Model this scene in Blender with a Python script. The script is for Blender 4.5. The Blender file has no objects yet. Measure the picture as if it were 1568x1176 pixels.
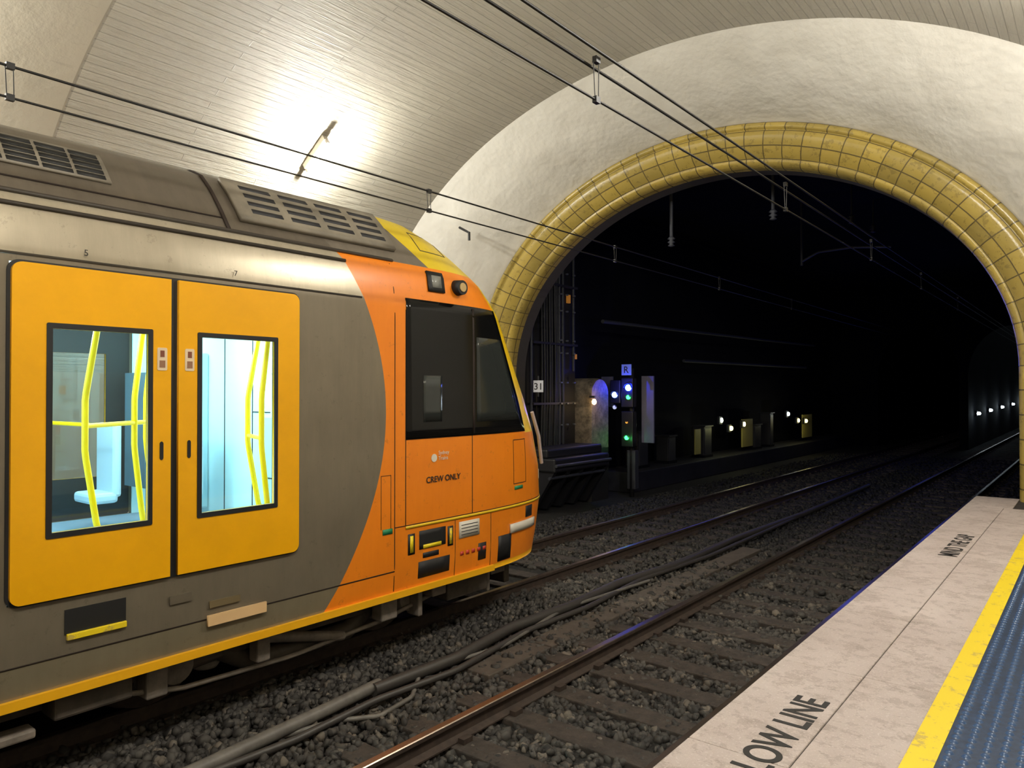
import bpy, math, random
import numpy as np
from mathutils import Vector, Matrix
random.seed(7); rng=np.random.default_rng(7)
S=bpy.context.scene
S.view_settings.view_transform='Standard'
S.view_settings.look='None'
S.view_settings.exposure=0.45
COL=bpy.context.collection
# ------------------------------------------------------------------ helpers
def mat(name,col=(.5,.5,.5),rough=.5,metal=0.,emis=None,estr=0.,nscale=0,namt=.3,bump=0.,bscale=20,spec=None,coord='Object'):
    m=bpy.data.materials.new(name); m.use_nodes=True
    nt=m.node_tree; b=nt.nodes['Principled BSDF']
    b.inputs['Base Color'].default_value=(*col,1); b.inputs['Roughness'].default_value=rough
    b.inputs['Metallic'].default_value=metal
    if spec is not None: b.inputs['Specular IOR Level'].default_value=spec
    if emis: 
        b.inputs['Emission Color'].default_value=(*emis,1); b.inputs['Emission Strength'].default_value=estr
    tc=None
    if nscale or bump: tc=nt.nodes.new('ShaderNodeTexCoord')
    if nscale:
        n=nt.nodes.new('ShaderNodeTexNoise'); n.inputs['Scale'].default_value=nscale; n.inputs['Detail'].default_value=8
        n.inputs['Roughness'].default_value=.65
        nt.links.new(tc.outputs[coord],n.inputs['Vector'])
        r=nt.nodes.new('ShaderNodeMapRange'); r.inputs[1].default_value=.3; r.inputs[2].default_value=.7
        r.inputs[3].default_value=1-namt; r.inputs[4].default_value=1+namt
        nt.links.new(n.outputs['Fac'],r.inputs[0])
        mx=nt.nodes.new('ShaderNodeVectorMath'); mx.operation='SCALE'; mx.inputs[0].default_value=col
        nt.links.new(r.outputs[0],mx.inputs['Scale']); nt.links.new(mx.outputs[0],b.inputs['Base Color'])
    if bump:
        n2=nt.nodes.new('ShaderNodeTexNoise'); n2.inputs['Scale'].default_value=bscale; n2.inputs['Detail'].default_value=6
        nt.links.new(tc.outputs[coord],n2.inputs['Vector'])
        bp=nt.nodes.new('ShaderNodeBump'); bp.inputs['Strength'].default_value=bump; bp.inputs['Distance'].default_value=.03
        nt.links.new(n2.outputs['Fac'],bp.inputs['Height']); nt.links.new(bp.outputs[0],b.inputs['Normal'])
    return m
def link(o,parent=None):
    COL.objects.link(o)
    if parent: o.parent=parent
    return o
def empty(name,loc=(0,0,0),rot=(0,0,0)):
    e=bpy.data.objects.new(name,None); e.location=loc; e.rotation_euler=rot; e.empty_display_size=.2
    return link(e)
def mesh(name,v,f,m,parent=None,smooth=False):
    me=bpy.data.meshes.new(name); me.from_pydata([tuple(p) for p in v],[],f); me.update()
    ms=m if isinstance(m,(list,tuple)) else [m]
    for k in ms: me.materials.append(k)
    o=bpy.data.objects.new(name,me)
    if smooth: me.polygons.foreach_set('use_smooth',[True]*len(me.polygons))
    return link(o,parent)
BF=[(0,3,2,1),(4,5,6,7),(0,1,5,4),(1,2,6,5),(2,3,7,6),(3,0,4,7)]
def boxes(name,L,m,parent=None,bev=0):
    v=[];f=[]
    for (x0,x1,y0,y1,z0,z1) in L:
        k=len(v)
        v+=[(x0,y0,z0),(x1,y0,z0),(x1,y1,z0),(x0,y1,z0),(x0,y0,z1),(x1,y0,z1),(x1,y1,z1),(x0,y1,z1)]
        f+=[tuple(i+k for i in q) for q in BF]
    o=mesh(name,v,f,m,parent)
    if bev:
        b=o.modifiers.new('b','BEVEL'); b.width=bev; b.segments=2
    return o
def box(name,x0,x1,y0,y1,z0,z1,m,parent=None,bev=0): return boxes(name,[(x0,x1,y0,y1,z0,z1)],m,parent,bev)
def tube(name,lines,r,m,parent=None,smooth=False,res=4):
    cu=bpy.data.curves.new(name,'CURVE'); cu.dimensions='3D'; cu.bevel_depth=r; cu.bevel_resolution=res; cu.use_fill_caps=True
    if lines and not isinstance(lines[0][0],(tuple,list,Vector)): lines=[lines]
    for pts in lines:
        if smooth:
            s=cu.splines.new('NURBS'); s.order_u=3; s.use_endpoint_u=True
        else: s=cu.splines.new('POLY')
        s.points.add(len(pts)-1)
        for i,p in enumerate(pts): s.points[i].co=(*p,1)
        if smooth: s.use_endpoint_u=True; s.resolution_u=8
    cu.materials.append(m)
    return link(bpy.data.objects.new(name,cu),parent)
def cyl(name,p0,p1,r0,r1,m,parent=None,n=24,smooth=True):
    p0=Vector(p0);p1=Vector(p1);d=(p1-p0).normalized()
    a=d.orthogonal().normalized(); b=d.cross(a)
    v=[];f=[]
    for p,r in((p0,r0),(p1,r1)):
        for i in range(n):
            t=2*math.pi*i/n; v.append(p+a*r*math.cos(t)+b*r*math.sin(t))
    for i in range(n): f.append((i,(i+1)%n,n+(i+1)%n,n+i))
    f.append(tuple(range(n))[::-1]); f.append(tuple(range(n,2*n)))
    o=mesh(name,v,f,m,parent)
    if smooth:
        for i in range(n): o.data.polygons[i].use_smooth=True
    return o
def lathe(name,base,prof,m,parent=None,n=20):
    v=[];f=[]
    for r,z in prof:
        for i in range(n):
            t=2*math.pi*i/n; v.append((base[0]+r*math.cos(t),base[1]+r*math.sin(t),base[2]+z))
    for j in range(len(prof)-1):
        for i in range(n): f.append((j*n+i,j*n+(i+1)%n,(j+1)*n+(i+1)%n,(j+1)*n+i))
    f.append(tuple(range(n))[::-1]); f.append(tuple(range((len(prof)-1)*n,len(prof)*n)))
    return mesh(name,v,f,m,parent,True)
def rrect(y0,y1,z0,z1,r=(0,0,0,0),n=6):
    out=[]
    cs=[(y0,z0,1,1,math.pi),(y1,z0,-1,1,1.5*math.pi),(y1,z1,-1,-1,0),(y0,z1,1,-1,.5*math.pi)]
    for (y,z,sy,sz,a),rr in zip(cs,r):
        if rr<=0: out.append((y,z)); continue
        for i in range(n+1):
            t=a+i*math.pi/2/n
            out.append((y+sy*rr+rr*math.cos(t),z+sz*rr+rr*math.sin(t)))
    return out
def plate(name,outer,holes,x,th,m,parent=None,side=1,bevel=0.0):
    cu=bpy.data.curves.new(name,'CURVE'); cu.dimensions='2D'; cu.fill_mode='BOTH'; cu.extrude=th/2; cu.bevel_depth=bevel
    for L in [outer]+list(holes):
        s=cu.splines.new('POLY'); s.points.add(len(L)-1); s.use_cyclic_u=True
        for i,(a,b) in enumerate(L): s.points[i].co=(a,b,0,1)
    cu.materials.append(m)
    o=bpy.data.objects.new(name,cu); o.rotation_euler=(math.pi/2,0,math.pi/2); o.location=(side*x,0,0)
    return link(o,parent)
def point(name,loc,e,col=(1,1,1),r=.05,parent=None):
    l=bpy.data.lights.new(name,'POINT'); l.energy=e; l.color=col; l.shadow_soft_size=r
    o=bpy.data.objects.new(name,l); o.location=loc; return link(o,parent)
def loft(name,rings,m,uv=True,parent=None,smooth=True,vs=None):
    n=len(rings[0]); v=[p for r in rings for p in r]; f=[]
    for j in range(len(rings)-1):
        for i in range(n-1): f.append((j*n+i,j*n+i+1,(j+1)*n+i+1,(j+1)*n+i))
    o=mesh(name,v,f,m,parent,smooth)
    U=[0]
    for i in range(n-1): U.append(U[-1]+(Vector(rings[0][i+1])-Vector(rings[0][i])).length)
    V=[0]; mid=n//2
    for j in range(len(rings)-1): V.append(V[-1]+(Vector(rings[j+1][mid])-Vector(rings[j][mid])).length)
    if vs: V=vs
    l=o.data.uv_layers.new(name='UVMap')
    for p in o.data.polygons:
        for li in p.loop_indices:
            vi=o.data.loops[li].vertex_index; l.data[li].uv=(U[vi%n],V[vi//n])
    return o
# ------------------------------------------------------------------ node materials
def nodes(m): return m.node_tree.nodes, m.node_tree.links, m.node_tree.nodes['Principled BSDF']
def mth(nt,op,a,b=None,c=None):
    n=nt.nodes.new('ShaderNodeMath'); n.operation=op
    for i,x in enumerate((a,b,c)):
        if x is None: continue
        if isinstance(x,(int,float)): n.inputs[i].default_value=x
        else: nt.links.new(x,n.inputs[i])
    return n.outputs[0]
def mixc(nt,fac,a,b):
    n=nt.nodes.new('ShaderNodeMix'); n.data_type='RGBA'
    if isinstance(fac,float): n.inputs[0].default_value=fac
    else: nt.links.new(fac,n.inputs[0])
    for i,x in((6,a),(7,b)):
        if isinstance(x,tuple): n.inputs[i].default_value=(*x,1)
        else: nt.links.new(x,n.inputs[i])
    return n.outputs[2]
def noise(nt,vec,s,d=8,r=.6):
    n=nt.nodes.new('ShaderNodeTexNoise'); n.inputs['Scale'].default_value=s; n.inputs['Detail'].default_value=d; n.inputs['Roughness'].default_value=r
    nt.links.new(vec,n.inputs['Vector']); return n.outputs['Fac']
def mapped(nt,vec,sc):
    m=nt.nodes.new('ShaderNodeMapping'); m.inputs['Scale'].default_value=sc; nt.links.new(vec,m.inputs['Vector']); return m.outputs[0]

def vault_material():
    m=mat('painted_board_formed_concrete',(.55,.5,.4),.33); nt=m.node_tree; N,L,B=nodes(m)
    uv=N.new('ShaderNodeUVMap'); sp=N.new('ShaderNodeSeparateXYZ'); L.new(uv.outputs[0],sp.inputs[0])
    cb=N.new('ShaderNodeCombineXYZ'); L.new(sp.outputs[1],cb.inputs[0]); L.new(sp.outputs[0],cb.inputs[1])
    br=N.new('ShaderNodeTexBrick'); br.offset=.37; br.inputs['Scale'].default_value=1
    br.inputs['Brick Width'].default_value=3.4; br.inputs['Row Height'].default_value=.12
    br.inputs['Mortar Size'].default_value=.008; br.inputs['Mortar Smooth'].default_value=.6
    br.inputs['Color1'].default_value=(1,1,1,1); br.inputs['Color2'].default_value=(.5,.5,.5,1); br.inputs['Mortar'].default_value=(.0,.0,.0,1)
    L.new(cb.outputs[0],br.inputs['Vector'])
    tc=N.new('ShaderNodeTexCoord'); O=tc.outputs['Object']
    n1=noise(nt,O,.5,6); n2=noise(nt,mapped(nt,cb.outputs[0],(1.0,8,1)),1.8,7,.7); n3=noise(nt,O,5,6)
    so=N.new('ShaderNodeSeparateXYZ'); L.new(O,so.inputs[0])
    msk=mth(nt,'GREATER_THAN',so.outputs[1],3.85)
    base=mixc(nt,n1,(.40,.365,.285),(.62,.585,.49))
    base=mixc(nt,mth(nt,'MULTIPLY',msk,mth(nt,'MULTIPLY',mth(nt,'SUBTRACT',1.0,br.outputs['Color']),.36)),base,(.26,.24,.18))
    base=mixc(nt,mth(nt,'MULTIPLY',mth(nt,'GREATER_THAN',n2,.62),.25),base,(.3,.27,.2))
    jt=mth(nt,'LESS_THAN',mth(nt,'ABSOLUTE',mth(nt,'SUBTRACT',so.outputs[1],3.85)),.02)
    jt2=mth(nt,'LESS_THAN',mth(nt,'ABSOLUTE',mth(nt,'SUBTRACT',so.outputs[1],2.2)),.015)
    j=mth(nt,'MAXIMUM',jt,jt2)
    base=mixc(nt,mth(nt,'MULTIPLY',j,.45),base,(.16,.13,.09))
    L.new(base,B.inputs['Base Color'])
    h=mth(nt,'MULTIPLY',msk,mth(nt,'ADD',mth(nt,'MULTIPLY',br.outputs['Color'],.6),mth(nt,'MULTIPLY',n2,1.5)))
    h=mth(nt,'ADD',mth(nt,'SUBTRACT',h,j),mth(nt,'MULTIPLY',n3,.5))
    bp=N.new('ShaderNodeBump'); bp.inputs['Strength'].default_value=1.0; bp.inputs['Distance'].default_value=.028
    L.new(h,bp.inputs['Height']); L.new(bp.outputs[0],B.inputs['Normal'])
    return m
M_vault=vault_material()
M_wall=mat('painted_plaster',(.50,.46,.37),.5,nscale=.8,namt=.1,bump=.25,bscale=3)
def reveal_material():
    m=mat('white_rough_plaster',(.7,.66,.57),.5); nt=m.node_tree; N,L,B=nodes(m)
    tc=N.new('ShaderNodeTexCoord'); O=tc.outputs['Object']
    a=noise(nt,O,1.0,7); b=noise(nt,O,1.5,3,.45); c=noise(nt,O,12,5)
    L.new(mixc(nt,a,(.50,.47,.40),(.80,.775,.70)),B.inputs['Base Color'])
    bp=N.new('ShaderNodeBump'); bp.inputs['Strength'].default_value=.7; bp.inputs['Distance'].default_value=.1
    L.new(mth(nt,'ADD',b,mth(nt,'MULTIPLY',c,.11)),bp.inputs['Height']); L.new(bp.outputs[0],B.inputs['Normal'])
    return m
M_reveal=reveal_material()
def tile_material():
    m=mat('glazed_ochre_tile',(.5,.36,.06),.25); nt=m.node_tree; N,L,B=nodes(m)
    uv=N.new('ShaderNodeUVMap')
    br=N.new('ShaderNodeTexBrick'); br.offset=0.0; br.inputs['Scale'].default_value=1
    br.inputs['Brick Width'].default_value=.34; br.inputs['Row Height'].default_value=.25; br.inputs['Mortar Size'].default_value=.010
    br.inputs['Color1'].default_value=(.44,.315,.055,1); br.inputs['Color2'].default_value=(.30,.22,.045,1); br.inputs['Mortar'].default_value=(.05,.035,.012,1)
    L.new(uv.outputs[0],br.inputs['Vector'])
    tc=N.new('ShaderNodeTexCoord'); O=tc.outputs['Object']; n=noise(nt,O,4,7,.7)
    c=mixc(nt,mth(nt,'MULTIPLY',n,.35),br.outputs['Color'],(.46,.37,.16))
    c=mixc(nt,mth(nt,'MULTIPLY',mth(nt,'GREATER_THAN',noise(nt,O,9,8,.75),.57),.4),c,(.12,.09,.035))
    L.new(c,B.inputs['Base Color'])
    bp=N.new('ShaderNodeBump'); bp.inputs['Strength'].default_value=.7; bp.inputs['Distance'].default_value=.025
    L.new(mth(nt,'ADD',mth(nt,'MULTIPLY',br.outputs['Fac'],-1.0),mth(nt,'MULTIPLY',n,.5)),bp.inputs['Height']); L.new(bp.outputs[0],B.inputs['Normal'])
    return m
M_tile=tile_material()
M_dark=mat('unlit_tunnel_concrete',(.0035,.004,.007),.85,nscale=.6,namt=.4,spec=.15)  # near-black colour stands in for station light fading in the tunnel
M_darkroof=mat('unlit_tunnel_roof',(.003,.004,.010),.9,nscale=.5,namt=.5,spec=.1)  # near-black with blue: unlit, hazy tunnel roof put into the colour
M_ground=mat('dirty_trackbed',(.013,.012,.010),.9,nscale=6,namt=.5,bump=1,bscale=25)
M_black=mat('black_metal',(.012,.012,.012),.5)
M_wire=mat('wire_black',(.01,.009,.008),.5)
M_grey=mat('galvanised_grey',(.16,.17,.18),.5,.3)
M_greyt=mat('dark_galvanised',(.04,.043,.055),.6)  # darker grey than the plain galvanised
M_greyd=mat('dull_dark_grey',(.018,.018,.021),.6)
# ------------------------------------------------------------------ station shell
CX=-5.36; ZS=2.8
def sect(a,b,y,zb_l=-.3,zb_r=-.3,n=72,leg=True,cx=CX):
    P=[]
    if leg: P+= [(cx-a,y,zb_l+(ZS-zb_l)*i/4) for i in range(4)]
    P+=[(cx-a*math.cos(math.pi*i/n),y,ZS+b*math.sin(math.pi*i/n)) for i in range(n+1)]
    if leg: P+= [(cx+a,y,ZS-(ZS-zb_r)*(i+1)/4) for i in range(4)]
    return P
YB=-9
loft('ceiling',[sect(6.88,5.14,y,leg=False) for y in np.linspace(YB,10.5,30)],M_vault,vs=list(np.linspace(YB,10.5,30)))
mesh('wall_left',[(CX-6.88,YB,-.3),(CX-6.88,10.5,-.3),(CX-6.88,10.5,ZS),(CX-6.88,YB,ZS)],[(0,1,2,3)],M_wall)
mesh('wall_right',[(CX+6.88,YB,-.3),(CX+6.88,10.5,-.3),(CX+6.88,10.5,ZS),(CX+6.88,YB,ZS)],[(0,1,2,3)],M_wall)
bk=sect(6.88,5.14,YB); mesh('wall_back',bk,[tuple(range(len(bk)))],M_wall)
R=[]
for t in np.linspace(0,1,10):
    k=t+ .10*math.sin(math.pi*t)
    R.append(sect(6.88+(5.12-6.88)*k,5.14+(4.19-5.14)*k,10.5+1.5*t))
loft('wall_portal_reveal',R,M_reveal)
prof=[(.64,12.0),(.66,11.95),(.63,11.91),(.58,11.90),(.55,11.93),(.545,11.96),(.53,11.96),(.50,11.93),(.44,11.93),(.32,11.98),(.20,12.07),(.13,12.16),(.115,12.18),(.10,12.17),(.06,12.19),(.02,12.25),(0,12.34),(0,12.48)]
loft('trim_tiled_arch',[sect(4.48+o,3.54+o,y) for o,y in prof],M_tile)
loft('trim_arch_soffit',[sect(4.48,3.54,y) for y in (12.48,12.8)],mat('dark_render',(.05,.045,.035),.8))
# tunnel
TX0,TX1,TY0,TY1,TZ=-10.9,.6,12.7,60,7.4
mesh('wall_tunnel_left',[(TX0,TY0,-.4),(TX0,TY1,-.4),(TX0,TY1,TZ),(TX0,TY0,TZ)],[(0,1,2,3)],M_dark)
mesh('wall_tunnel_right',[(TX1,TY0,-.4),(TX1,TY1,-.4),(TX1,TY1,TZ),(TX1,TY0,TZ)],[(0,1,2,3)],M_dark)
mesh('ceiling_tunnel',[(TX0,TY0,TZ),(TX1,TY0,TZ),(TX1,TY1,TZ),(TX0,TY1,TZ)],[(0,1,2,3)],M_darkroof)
def headwall():
    y=40.; V=[];F=[]
    def arch(cx,a,b,zs,n=24): return [(cx-a,-.3)]+[(cx-a*math.cos(math.pi*i/n),zs+b*math.sin(math.pi*i/n)) for i in range(n+1)]+[(cx+a,-.3)]
    for cx,x0,x1 in((-3.05,-4.9,TX1),(-6.9,TX0,-4.9)):
        A=arch(cx,1.75,2.3,3.2)
        for (xa,za),(xb,zb) in zip(A[:-1],A[1:]):
            if abs(xa-xb)<1e-6: continue
            k=len(V); V+=[(xa,y,za),(xb,y,zb),(xb,y,TZ),(xa,y,TZ)]; F.append((k,k+1,k+2,k+3))
        for xe,xi in((x0,cx-1.75),(x1,cx+1.75)):
            k=len(V); V+=[(xe,y,-.3),(xi,y,-.3),(xi,y,TZ),(xe,y,TZ)]; F.append((k,k+1,k+2,k+3))
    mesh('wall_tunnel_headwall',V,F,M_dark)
    for cx,nm in((-3.05,'near'),(-6.9,'far')):
        R=[]
        for yy in (40,60,90):
            R.append([(cx-1.75,yy,-.3)]+[(cx-1.75*math.cos(math.pi*i/24),yy,3.2+2.3*math.sin(math.pi*i/24)) for i in range(25)]+[(cx+1.75,yy,-.3)])
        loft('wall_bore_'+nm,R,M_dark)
headwall()
mesh('floor',[(-12.3,YB,-.2),(1.6,YB,-.2),(1.6,90,-.2),(-12.3,90,-.2)],[(0,1,2,3)],M_ground)
# ------------------------------------------------------------------ platforms
def coping_material():
    m=mat('worn_concrete_coping',(.5,.42,.36),.55); nt=m.node_tree; N,L,B=nodes(m)
    tc=N.new('ShaderNodeTexCoord'); O=tc.outputs['Object']
    a=noise(nt,O,1.4,8,.7); b=noise(nt,O,11,8,.75); c=noise(nt,O,80,3,.7); d=noise(nt,O,3.2,8,.8)
    col=mixc(nt,a,(.34,.27,.235),(.72,.63,.59))
    col=mixc(nt,mth(nt,'MULTIPLY',mth(nt,'GREATER_THAN',b,.55),.32),col,(.24,.19,.16))
    col=mixc(nt,mth(nt,'MULTIPLY',mth(nt,'GREATER_THAN',d,.55),.4),col,(.30,.24,.20))
    col=mixc(nt,mth(nt,'MULTIPLY',mth(nt,'GREATER_THAN',c,.6),.4),col,(.78,.71,.68))
    L.new(col,B.inputs['Base Color'])
    bp=N.new('ShaderNodeBump'); bp.inputs['Strength'].default_value=.6; bp.inputs['Distance'].default_value=.012
    L.new(mth(nt,'ADD',b,mth(nt,'MULTIPLY',c,.5)),bp.inputs['Height']); L.new(bp.outputs[0],B.inputs['Normal'])
    return m
M_coping=coping_material()
M_asph=mat('asphalt',(.06,.06,.06),.8,nscale=30,namt=.4,bump=.4,bscale=80)
M_face=mat('platform_face_brick',(.035,.03,.026),.85,nscale=5,namt=.4,bump=.4,bscale=12)
def yellow_material():
    m=mat('worn_yellow_paint',(.8,.6,.02),.5); nt=m.node_tree; N,L,B=nodes(m)
    tc=N.new('ShaderNodeTexCoord'); n=noise(nt,tc.outputs['Object'],9,9,.75)
    L.new(mixc(nt,mth(nt,'MULTIPLY',mth(nt,'GREATER_THAN',n,.57),.7),(.88,.66,.012),(.5,.36,.1)),B.inputs['Base Color'])
    return m
M_yel=yellow_material()
M_tact=mat('blue_tactile_paver',(.018,.04,.09),.4,nscale=25,namt=.5)
M_paint=mat('stencil_black',(.02,.018,.016),.7)
PE=-1.41
P=empty('platform')
sl=[];y=YB
while y<12.5:
    y1=min(y+1.2,12.5); 
    if y<10.5: sl.append((PE,-.985,y+.002,y1-.002,.86,1.0)); sl.append((-.98,-.64,y+.002,y1-.002,.86,1.0))
    else: sl.append((PE,-.89,y+.002,y1-.002,.86,1.0))
    y=y1
boxes('coping_slabs',sl,M_coping,P,.006)
box('coping_bed',PE+.015,-.64,YB,12.48,.5,.992,M_face,P)
box('platform_body',PE+.14,.0,YB,10.55,-.2,.9,M_face,P)
box('platform_surface',.0,1.52,YB,10.5,-.2,1.0,M_asph,P)
box('platform_body_end',PE+.1,-.95,10.5,12.45,-.2,.9,M_face,P)
box('surface_infill',-.64,-.55,YB,11.2,.86,.995,M_coping,P)
box('yellow_line',-.64,-.53,YB,11.3,.9,1.003,M_yel,P)
box('tactile_base',-.53,.0,YB,11.2,.86,1.0,M_tact,P)
dv=[];df=[]
for yy in np.arange(1.2,10.4,.06):
    for xx in np.arange(-.50,-.0,.06):
        k=len(dv); n=6
        for r,h in((.019,1.0),(.012,1.0085)):
            for i in range(n): dv.append((xx+r*math.cos(i*math.pi/3),yy+r*math.sin(i*math.pi/3),h))
        for i in range(n): df.append((k+i,k+(i+1)%n,k+n+(i+1)%n,k+n+i))
        df.append(tuple(range(k+n,k+2*n)))
mesh('tactile_domes',dv,df,mat('blue_tactile_dome',(.05,.10,.21),.3),P,True)
def text(name,s,loc,size,m,parent,rot,align='LEFT',sx=1.,off=.002):
    c=bpy.data.curves.new(name,'FONT'); c.body=s; c.size=size; c.align_x=align; c.extrude=.0008; c.offset=off
    c.materials.append(m); o=bpy.data.objects.new(name,c); o.location=loc; o.rotation_euler=rot; o.scale=(sx,1,1); return link(o,parent)
text('stencil_yellow_line','BEHIND YELLOW LINE',(-1.03,3.75,1.0015),.215,M_paint,P,(0,0,math.pi/2),'RIGHT',.87,.0035)
text('stencil_mind_the_gap','MIND THE GAP',(-1.03,7.75,1.0015),.215,M_paint,P,(0,0,math.pi/2),'LEFT',.86,.0035)
FP=empty('platform')
box('far_platform_body',-12.2,-8.6,YB,10.3,-.2,.9,M_face,FP); box('far_platform_surface',-12.2,-8.5,YB,10.3,.9,1.0,M_coping,FP)
# ------------------------------------------------------------------ tracks
M_railtop=mat('rail_steel_worn',(.30,.24,.19),.3,.9,nscale=3,namt=.2)
M_rail=mat('rail_rust',(.045,.03,.022),.7,nscale=12,namt=.4)
M_sleep=mat('sleeper_dirty',(.045,.035,.028),.8,nscale=8,namt=.45,bump=.6,bscale=14)
def rail(name,x,y0,y1,parent):
    pr=[(-.07,-.155),(.07,-.155),(.07,-.143),(.012,-.125),(.009,-.045),(.035,-.035),(.035,-.006),(.028,0),(-.028,0),(-.035,-.006),(-.035,-.035),(-.009,-.045),(-.012,-.125),(-.07,-.143)]
    v=[(x+a,y0,b) for a,b in pr]+[(x+a,y1,b) for a,b in pr]; n=len(pr)
    f=[(i,(i+1)%n,n+(i+1)%n,n+i) for i in range(n)]+[tuple(range(n)),tuple(range(n,2*n))[::-1]]
    o=mesh(name,v,f,[M_rail,M_railtop],parent)
    for i in(6,7,8): o.data.polygons[i].material_index=1
def track(xa,xb,y1):
    T=empty('railway_track')
    rail('rail_1',xa,YB,y1,T); rail('rail_2',xb,YB,y1,T)
    c=(xa+xb)/2; L=[];C=[]
    for yy in np.arange(-2,60,.62):
        j=random.uniform(-.03,.03)
        L.append((c-1.28,c+1.28,yy-.125+j,yy+.125+j,-.3,-.155))
        for xr in(xa,xb):
            for s in(-1,1): C.append((xr+s*.10-.03,xr+s*.10+.03,yy-.05+j,yy+.05+j,-.16,-.115))
    boxes('sleepers',L,M_sleep,T,.012); boxes('rail_clips',C,M_rail,T)
track(-2.36,-3.88,88); track(-6.0,-7.44,88)
def ballast(name,zones,m):
    g=(1+5**.5)/2
    ico=np.array([(-1,g,0),(1,g,0),(-1,-g,0),(1,-g,0),(0,-1,g),(0,1,g),(0,-1,-g),(0,1,-g),(g,0,-1),(g,0,1),(-g,0,-1),(-g,0,1)],float); ico/=np.linalg.norm(ico[0])
    fc=np.array([(0,11,5),(0,5,1),(0,1,7),(0,7,10),(0,10,11),(1,5,9),(5,11,4),(11,10,2),(10,7,6),(7,1,8),(3,9,4),(3,4,2),(3,2,6),(3,6,8),(3,8,9),(4,9,5),(2,4,11),(6,2,10),(8,6,7),(9,8,1)])
    VV=[]
    for (x0,x1,y0,y1,dens,sz,zb) in zones:
        n=int((x1-x0)*(y1-y0)*dens)
        c=np.stack([rng.uniform(x0,x1,n),rng.uniform(y0,y1,n),rng.uniform(zb-.02,zb+.02,n)],1)
        s=sz*rng.uniform(.6,1.3,(n,1))*rng.uniform(.55,1.2,(n,3))
        V=ico[None]*(1+rng.uniform(-.33,.33,(n,12,1)))*s[:,None,:]
        a=rng.uniform(0,2*np.pi,n); b=rng.uniform(-1.2,1.2,n)
        ca,sa,cb,sb=np.cos(a),np.sin(a),np.cos(b),np.sin(b); z=np.zeros(n); o=np.ones(n)
        Rz=np.stack([np.stack([ca,-sa,z],1),np.stack([sa,ca,z],1),np.stack([z,z,o],1)],1)
        Rx=np.stack([np.stack([o,z,z],1),np.stack([z,cb,-sb],1),np.stack([z,sb,cb],1)],1)
        V=np.einsum('nij,njk,nvk->nvi',Rz,Rx,V)+c[:,None,:]
        VV.append(V)
    V=np.concatenate(VV); n=len(V)
    F=(fc[None]+ (np.arange(n)*12)[:,None,None]).reshape(-1)
    me=bpy.data.meshes.new(name); me.vertices.add(n*12); me.vertices.foreach_set('co',V.reshape(-1))
    me.loops.add(len(F)); me.loops.foreach_set('vertex_index',F.astype(np.int32))
    me.polygons.add(len(F)//3); me.polygons.foreach_set('loop_start',np.arange(0,len(F),3,dtype=np.int32))
    me.update(calc_edges=True); me.validate(); me.materials.append(m)
    return link(bpy.data.objects.new(name,me))
def stone_material():
    m=mat('ballast_stone',(.05,.045,.04),.75); nt=m.node_tree; N,L,B=nodes(m)
    tc=N.new('ShaderNodeTexCoord'); O=tc.outputs['Object']; v=N.new('ShaderNodeTexVoronoi'); v.inputs['Scale'].default_value=14; L.new(O,v.inputs['Vector'])
    s=N.new('ShaderNodeSeparateColor'); L.new(v.outputs['Color'],s.inputs[0])
    c=mixc(nt,s.outputs[0],(.018,.016,.014),(.095,.086,.074))
    c=mixc(nt,mth(nt,'MULTIPLY',mth(nt,'GREATER_THAN',s.outputs[1],.91),.6),c,(.24,.20,.155))
    n=noise(nt,O,.9,5); c=mixc(nt,mth(nt,'MULTIPLY',n,.55),c,(.012,.010,.009))
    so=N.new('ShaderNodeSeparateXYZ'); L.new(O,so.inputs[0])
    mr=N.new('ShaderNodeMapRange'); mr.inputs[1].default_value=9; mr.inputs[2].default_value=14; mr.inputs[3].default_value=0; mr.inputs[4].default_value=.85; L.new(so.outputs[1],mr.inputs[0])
    c=mixc(nt,mr.outputs[0],c,(.005,.005,.006))  # darker into the tunnel: fading station light put into the stone colour
    L.new(c,B.inputs['Base Color']); return m
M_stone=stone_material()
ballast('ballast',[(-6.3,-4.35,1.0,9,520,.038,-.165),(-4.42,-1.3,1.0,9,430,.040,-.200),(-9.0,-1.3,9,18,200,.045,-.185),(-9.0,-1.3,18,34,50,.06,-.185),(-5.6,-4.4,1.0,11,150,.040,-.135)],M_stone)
K=empty('trackside_cable')
M_cable=mat('cable_sheath',(.13,.12,.105),.5,nscale=6,namt=.3); M_hose=mat('cable_black',(.045,.04,.036),.45)
tube('cable_main',[(-4.70,.5,-.06),(-4.72,1.6,-.05),(-4.80,2.6,-.06),(-4.86,3.6,-.05),(-4.9,4.3,-.03)],.052,M_cable,K,True)
tube('cable_cont',[(-4.86,4.2,-.04),(-4.84,5.2,-.05),(-4.98,6.2,-.04),(-4.95,7.3,-.05),(-5.04,8.6,-.05),(-4.9,10,-.05),(-5.0,12.5,-.06),(-4.9,16,-.07),(-5.0,22,-.08)],.055,M_hose,K,True)
tube('cable_second',[(-4.62,.5,-.09),(-4.78,2.2,-.09),(-4.7,3.3,-.09),(-4.72,4.1,-.06),(-4.66,5.0,-.07),(-4.84,6.3,-.07),(-4.8,7.5,-.07),(-4.93,9,-.07),(-4.8,11,-.07),(-4.9,16,-.08)],.03,M_hose,K,True)
tube('cable_third',[(-4.95,2.8,-.1),(-4.75,3.7,-.1),(-4.55,4.0,-.11),(-4.6,4.4,-.1),(-4.9,4.8,-.07),(-4.75,5.8,-.08),(-4.95,7.2,-.05),(-4.8,9,-.06)],.02,M_cable,K,True)
W=empty('cable_trough')
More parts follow.
